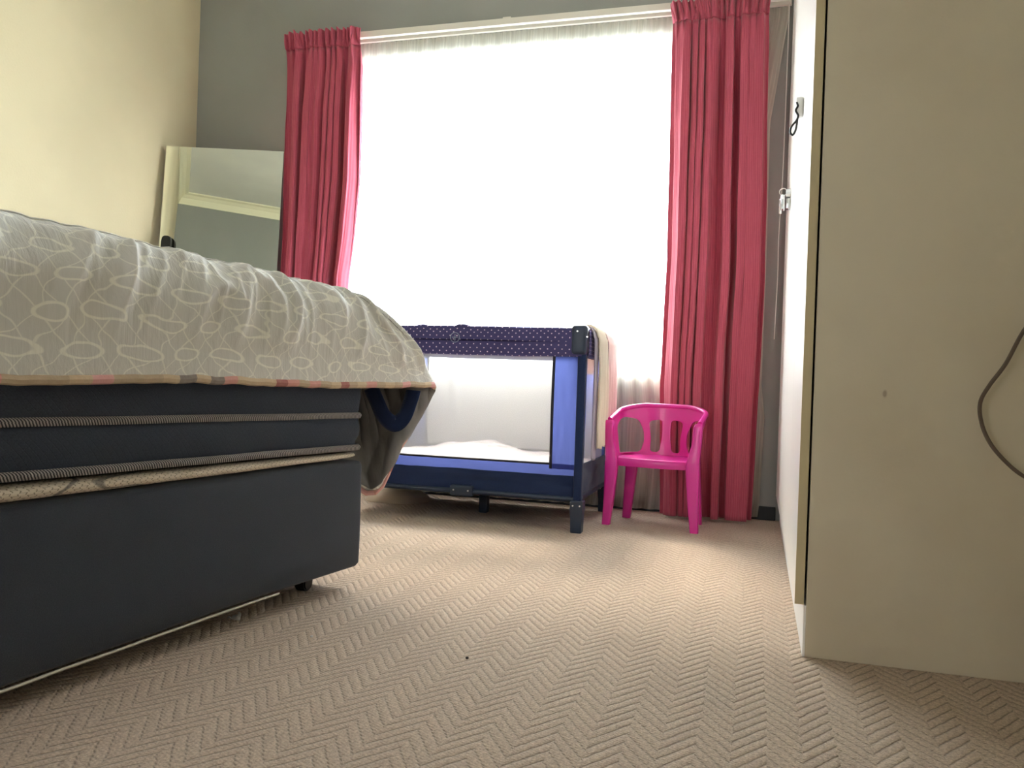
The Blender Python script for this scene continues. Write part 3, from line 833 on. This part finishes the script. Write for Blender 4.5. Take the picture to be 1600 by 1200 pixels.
# under-frame
b = bmesh.new()
for y in (PY0, PY1): tube([(PX0, y, .132), (PX1, y, .132)], .011, 10, smooth_path=False, bm=b)
for x in (PX0, PX1): tube([(x, PY0, .132), (x, PY1, .132)], .011, 10, smooth_path=False, bm=b)
mx_, my_ = (PX0+PX1)/2+.02, (PY0+PY1)/2
for x in (PX0, PX1):
    for y in (PY0, PY1): tube([(x, y, .125), (mx_, my_, .105)], .010, 8, smooth_path=False, bm=b)
obj('under_frame', b, M['navyplastic'], pp)
b = box(mx_-.045, mx_+.045, my_-.045, my_+.045, .08, .13, .01); box(mx_-.02, mx_+.02, my_-.02, my_+.02, 0, .08, .006, bm=b)
obj('centre_hub', b, M['navyplastic'], pp)
for y in (PY0,):
    hb_ = obj('rail_hinge', box(mx_-.05, mx_+.05, y-.018, y+.018, .112, .158, .008), M['navyplastic'], pp)
    for dx in (-.032, .032): obj('screw', cyl((mx_+dx, y-.019, .137), .0034, .004, 'y', 10), M['chainmetal'], hb_)
# embroidered emblem on the near rail: a ring with a cross
ex, ez = -1.213, PZ-.052
b = bmesh.new()
tube([(ex+.02*math.cos(a*PI/12), PY0-.0275, ez+.02*math.sin(a*PI/12)) for a in range(25)], .0016, 6, smooth_path=False, bm=b)
tube([(ex, PY0-.0275, ez-.014), (ex, PY0-.0275, ez+.014)], .0022, 6, smooth_path=False, bm=b)
tube([(ex-.013, PY0-.0275, ez), (ex+.013, PY0-.0275, ez)], .0022, 6, smooth_path=False, bm=b)
obj('emblem', b, M['emblem'], pp)
# rumpled bedding in the playpen
qs = obj('mattress', grid(lambda u, v: Vector((PX0+.03+(PX1-PX0-.06)*u, PY0+.03+(PY1-PY0-.06)*v,
        .236+(.030+.016*nz(u*6, v*5, 1)+.010*nz(u*14, v*12, 4)+(.045*math.exp(-((u-.42)/.16)**2)*v))*min(1, 14*min(u, 1-u, v*.8+.001, 1-v)+.05))), 90, 50, lambda a, c: (a, c*.6)), M['sheet'], auto='full')
setp(qs, 'pinkish white rumpled baby mattress lying inside the playpen', 'baby mattress')

# cloths hanging over the right rail of the playpen
def hang(name, y0, y1, zin, zout, off, mat, label, seed, th=.006, bulge=.02, lean=0.):
    R_ = .030+off; xr = PX1; zt_ = PZ+off*.6+.002
    path = []
    for k in range(8): path.append((xr-R_-.004, zin+(zt_-.05-zin)*k/7))
    for k in range(1, 12):
        a = PI-PI*k/12; path.append((xr+R_*math.cos(a), zt_-.05+(.05+.004)*math.sin(a)))
    for k in range(0, 26): path.append((xr+R_, zt_-.05-(zt_-.05-zout)*k/25))
    def fn(u, v):
        x = v*(len(path)-1); i = min(int(x), len(path)-2); f_ = x-i
        px = path[i][0]*(1-f_)+path[i+1][0]*f_; pz = path[i][1]*(1-f_)+path[i+1][1]*f_
        drop = max(0, (v-.42)/.58); w = math.sin(2*PI*(u*3.2+seed+.3*nz(u*3, drop*2, seed)))
        if v > .42: px += bulge*math.sin(min(1, drop*2)*PI/2)*(.6+.4*w*min(1, drop*3)) + .004
        if v > .3: px += .003*abs(math.sin(u*PI*7+seed))
        yy = y0+(y1-y0)*u + lean*drop*(u-.5) + .012*nz(u*2, v*3, seed)*drop
        return Vector((px, yy, pz+.012*nz(u*4, seed)*drop))
    o = obj(name, grid(fn, 90, 70), mat, auto='full'); solid(o, th, 1.)
    return setp(o, label, 'blanket' if name == 'blanket' else 'cloth')
hang('cloth', 3.32, 3.39, .66, .29, .003, M['greycloth'], 'lilac grey cloth hanging over the playpen rail next to its corner post', 1.7, .003, .006)
hang('blanket', 3.365, 3.545, .64, .335, .012, M['towel'], 'cream blanket folded over the right rail of the playpen, nearest the camera', .2, .006, .010, .05)
hang('blanket', 3.61, 3.83, .64, .29, .008, M['muslin'], 'pink tinted thin blanket over the playpen rail, behind the cream one', .55, .004, .010, .02)

# ------------------------------------------------------------------ pink chair
CO = Vector((-.400, 3.64, 0)); CR = Matrix.Rotation(math.radians(-6.3), 4, 'Z'); CM = Matrix.Translation(CO) @ CR
ch = thing('childrens_chair', CO, 'bright pink plastic childrens armchair with slotted curved back', 'chair')
HX, RY, YF, Y0 = .192, .125, -.115, .02
def arc(a, k=1.):
    """plan position at arc coordinate a (0 = middle of the back)"""
    q = .5*PI*math.sqrt((HX*HX+RY*RY)/2)        # quarter arc length
    s_ = 1 if a >= 0 else -1; aa = abs(a)
    if aa <= q:
        th = aa/q*PI/2; return Vector((s_*HX*math.sin(th), Y0+RY*math.cos(th), 0)), q
    return Vector((s_*HX, Y0-(aa-q), 0)), q
QA = arc(0)[1]; AL = QA+(Y0-YF)
def rimz(a): return .512-.062*(max(0, abs(a)-.08)/(AL-.08))**1.25
SZ = .288
def shell(a, z):
    p, _ = arc(a); k = (z-SZ)/(rimz(a)-SZ)
    f_ = .88+.12*max(0, min(1.05, k))
    return Vector((p.x*f_, p.y*(.90+.10*k)+.006, z))
def rpoly(pts, r=.012, n=5):
    out = []; N = len(pts)
    for i in range(N):
        p = Vector(pts[i]); a = Vector(pts[i-1]); c = Vector(pts[(i+1) % N])
        d1 = (a-p); d2 = (c-p); rr = min(r, d1.length*.45, d2.length*.45)
        s0 = p+d1.normalized()*rr; s1 = p+d2.normalized()*rr
        for k in range(n+1):
            t = k/n; out.append((1-t)**2*s0+2*t*(1-t)*p+t*t*s1)
    return out
slotR = [(.026, .302), (.068, .302), (.062, .36), (.072, .440), (.018, .450), (.016, .38)]
openR = [(.112, .300), (.092, .345), (.093, .395), (.118, .448), (.19, .456), (.255, .442), (.305, .412), (.305, .300)]
holes = []
for h_ in (slotR, openR):
    holes.append(rpoly([Vector(p) for p in h_], .02)); holes.append(rpoly([Vector((-x, y)) for x, y in h_], .02))
outer = []
NN = 60
for i in range(NN+1): outer.append(Vector((-AL+2*AL*i/NN, SZ-.012)))
for i in range(NN+1):
    a = AL-2*AL*i/NN; outer.append(Vector((a, rimz(a))))
def inside(poly, p):
    c = False; j = len(poly)-1
    for i in range(len(poly)):
        a, b_ = poly[i], poly[j]
        if (a.y > p.y) != (b_.y > p.y) and p.x < (b_.x-a.x)*(p.y-a.y)/(b_.y-a.y)+a.x: c = not c
        j = i
    return c
verts = []; edges = []
def addloop(L):
    s0 = len(verts); verts.extend([Vector((v.x, v.y)) for v in L]); n = len(L); edges.extend([(s0+i, s0+(i+1) % n) for i in range(n)])
addloop(outer)
for h_ in holes: addloop(h_)
for i in range(90):
    for j in range(28):
        p = Vector((-AL+2*AL*(i+.5)/90, SZ-.012+.24*(j+.5)/28))
        if inside(outer, p) and not any(inside(h_, p) for h_ in holes): verts.append(p)
rv, re_, rf_, *_ = geometry.delaunay_2d_cdt(verts, edges, [], 0, 1e-5)
b = bmesh.new(); bv = [b.verts.new(CM @ shell(v.x, v.y)) for v in rv]
for f in rf_:
    c = sum((rv[k] for k in f), Vector((0, 0)))/len(f)
    if inside(outer, c) and not any(inside(h_, c) for h_ in holes):
        try: b.faces.new([bv[k] for k in f])
        except Exception: pass
for v in [v for v in b.verts if not v.link_faces]: b.verts.remove(v)
bk = obj('backrest', b, M['pink'], ch, auto='full'); solid(bk, .007, 0.)
bvm = bk.modifiers.new('soft', 'BEVEL'); bvm.width = .002; bvm.segments = 2
obj('rim', tube([CM @ (shell(-AL+2*AL*i/80, rimz(-AL+2*AL*i/80))+Vector((0, 0, -.002))) for i in range(81)], .0105, 12, smooth_path=False), M['pink'], ch)
# seat
def seat():
    b = bmesh.new()
    plan = []
    for i in range(41):
        a = -AL+.0+2*AL*i/40; p = shell(a, SZ); plan.append(Vector((p.x*1.0, p.y, 0)))
    # rounded front edge
    fr = [Vector((x*.169*2, YF*.9-.012-.022*math.cos(x*PI), 0)) for x in [.5-i/14 for i in range(1, 14)]]
    pl = plan+fr
    cen = Vector((0, .01, 0)); rings = []
    for k, z in ((0, -.008), (.3, -.007), (.6, -.005), (.85, -.001), (.95, .002), (1., 0), (1.03, -.008), (1.035, -.020), (1.0, -.034), (.97, -.034), (.96, -.012), (0.0, -.016)):
        rings.append([CM @ (cen+(p-cen)*k+Vector((0, 0, SZ+z+(-.0)))) for p in pl])
    R_ = [[b.verts.new(p) for p in r_] for r_ in rings]
    n = len(pl)
    for i in range(len(R_)-1):
        for k in range(n): b.faces.new([R_[i][k], R_[i][(k+1) % n], R_[i+1][(k+1) % n], R_[i+1][k]])
    bmesh.ops.remove_doubles(b, verts=b.verts, dist=1e-5)
    return b
obj('seat', seat(), M['pink'], ch)
def leg(path):
    """path: (x, y, z, wx, wy, bow) stations from the top down; rounded rectangular section"""
    secs = []
    P_ = [Vector(p) for p in path]
    dense = []
    for i in range(25):
        x = i/24*(len(path)-1); k = min(int(x), len(path)-2); f_ = x-k; f_ = f_
        dense.append([path[k][m]*(1-f_)+path[k+1][m]*f_ for m in range(5)])
    for x, y, z, wx, wy in dense:
        s_ = []
        for k in range(16):
            a = 2*PI*(k+.5)/16; ca, sa = math.cos(a), math.sin(a)
            s_.append(CM @ Vector((x+math.copysign(abs(ca)**.35, ca)*wx/2, y+math.copysign(abs(sa)**.35, sa)*wy/2, z)))
        secs.append(s_)
    return loft(secs)
for sx in (-1, 1):
    obj('leg', leg([(sx*.190, YF-.002, .447, .028, .030), (sx*.188, YF-.004, .435, .036, .036), (sx*.184, YF-.006, .36, .038, .036), (sx*.172, YF-.008, .285, .054, .040), (sx*.173, YF-.009, .24, .054, .040), (sx*.178, YF-.010, .12, .044, .036), (sx*.1875, YF-.011, 0, .034, .030)]), M['pink'], ch)
    obj('leg', leg([(sx*.135, .085, .282, .060, .040), (sx*.140, .092, .22, .052, .038), (sx*.150, .100, .11, .044, .036), (sx*.160, .108, 0, .036, .032)]), M['pink'], ch)

# ------------------------------------------------------------------ wardrobe
WX, WY0, WY1, WH = .118, 1.99, 3.985, 2.45
wd = thing('wardrobe', (.42, (WY0+WY1)/2, 0), 'tall cream wardrobe with white doors along the right wall', 'wardrobe')
obj('side_panel', box(WX+.005, XR-.002, WY0, WY0+.018, 0, WH, .0015), M['board'], wd, False)
obj('side_panel', box(WX+.003, XR-.002, WY1-.018, WY1, 0, WH), M['board'], wd, False)
obj('top_panel', box(WX, XR-.002, WY0+.018, WY1-.018, WH-.018, WH), M['board'], wd, False)
obj('bottom_panel', box(WX+.01, XR-.002, WY0+.018, WY1-.018, .10, .118), M['board'], wd, False)
obj('plinth', box(WX, WX+.018, WY0+.002, WY1, 0, .116, .001), M['white_paint'], wd, False)
nd = 4; dw = (WY1-WY0)/nd; HY = 2.52; LY = 3.38; LZ = 1.36
for k in range(nd):
    y0 = WY0+dw*k+.0015; y1 = WY0+dw*(k+1)-.0015
    d_ = obj('door', box(WX-.019, WX, y0, y1, .118, WH-.004, .001), M['door'], wd, False)
    ORG[d_.name] = ORG[wd.name]
    if k == 0: setp(obj('edging', box(WX-.020, WX-.0005, y0-.0018, y0-.0002, .118, WH-.004), M['door_edge'], d_, False), 'beige edge strip')
    if k == 1:
        h = obj('handle', box(WX-.040, WX-.019, HY-.016, HY+.016, 1.385, 1.44, .006, 3), M['white_paint'], d_)
    if k == 2:
        h = obj('lock', cyl((WX-.028, LY, LZ), .019, .020, 'x', 20, .003), M['metal'], d_)
        obj('lock', box(WX-.036, WX-.018, LY-.015, LY+.015, LZ-.062, LZ-.02, .004), M['metal'], d_)
lp = obj('loop', tube([(.080+a, HY-.018+c, 1.402+z) for a, c, z in ((0, 0, .02), (.003, -.004, .008), (-.002, -.006, -.005), (.005, -.006, -.02), (0, -.006, -.035), (-.012, -.006, -.05), (-.015, -.006, -.066), (-.008, -.006, -.074), (-.001, -.006, -.062), (.002, -.006, -.043), (.003, -.005, -.03))], .003, 8), M['black'])
setp(lp, 'small black string loop hanging from the white wardrobe handle', 'string')
ky = bmesh.new()
for k, (dx, dy, dz, an) in enumerate(((-.006, -.005, 0, .2), (.0, .004, -.004, -.3), (-.010, .008, -.012, .5))):
    box(-.005, .005, -.010, .010, -.06, 0, .002, bm=ky, M4=Matrix.Translation((WX-.046+dx, LY-.005+dy, LZ-.005+dz)) @ Matrix.Rotation(an, 4, 'X'))
tube([(WX-.048+.014*math.cos(a*PI/6), LY-.01, LZ+.004+.014*math.sin(a*PI/6)) for a in range(13)], .0018, 6, smooth_path=False, bm=ky)
setp(obj('key_bunch', ky, M['metal']), 'silver keys hanging from the far wardrobe door lock', 'keys')
# cord in front of the near side panel
rp = obj('cord', tube([(.640, 1.962, .98), (.60, 1.955, .86), (.560, 1.958, .785), (.528, 1.960, .742), (.497, 1.962, .672), (.468, 1.962, .625), (.452, 1.962, .588), (.456, 1.962, .545), (.474, 1.962, .503), (.505, 1.960, .465), (.540, 1.958, .437), (.60, 1.955, .41), (.66, 1.955, .46), (.69, 1.958, .6), (.685, 1.962, .8), (.66, 1.968, .95), (.640, 1.975, .985)], .0042, 10, 10), M['cord'])
setp(rp, 'brown twisted cord hanging in a loop against the wardrobe side', 'cord')
hk = bmesh.new(); cyl((.640, 1.975, .985), .004, .03, 'y', 10, bm=hk)
setp(obj('hook', hk, M['metal']), 'small metal hook on the wardrobe side carrying the cord', 'hook')

# ------------------------------------------------------------------ bits on the carpet
def scrap(x, y, s_, seed):
    return grid(lambda u, v: Vector((x+(u-.5)*s_*(1.2-.6*v), y+(v-.5)*s_*.6, .004+abs(nz(u*3, v*3, seed))*s_*.5+.012*(v if u > .5 else v*.3))), 8, 6)
pa = obj('paper_scrap', scrap(-1.182, 1.734, .03, 3), M['paper']); solid(pa, .0008)
setp(pa, 'torn scrap of white paper on the carpet under the bed edge', 'paper')
def crumb(x, y, r, mat, label):
    b = bmesh.new(); bmesh.ops.create_icosphere(b, subdivisions=2, radius=r)
    for v in b.verts: v.co *= 1+.35*nz(v.co.x*300, v.co.y*300, x*50); v.co.z *= .7; v.co += Vector((x, y, r*.75))
    setp(obj('crumb', b, mat), label, 'crumb')
crumb(-.952, 1.691, .0035, M['paper'], 'tiny white crumb on the carpet right of the paper scrap')
crumb(-.576, 1.727-.04, .0035, M['crumb'], 'tiny dark crumb on the open carpet in front of the playpen')
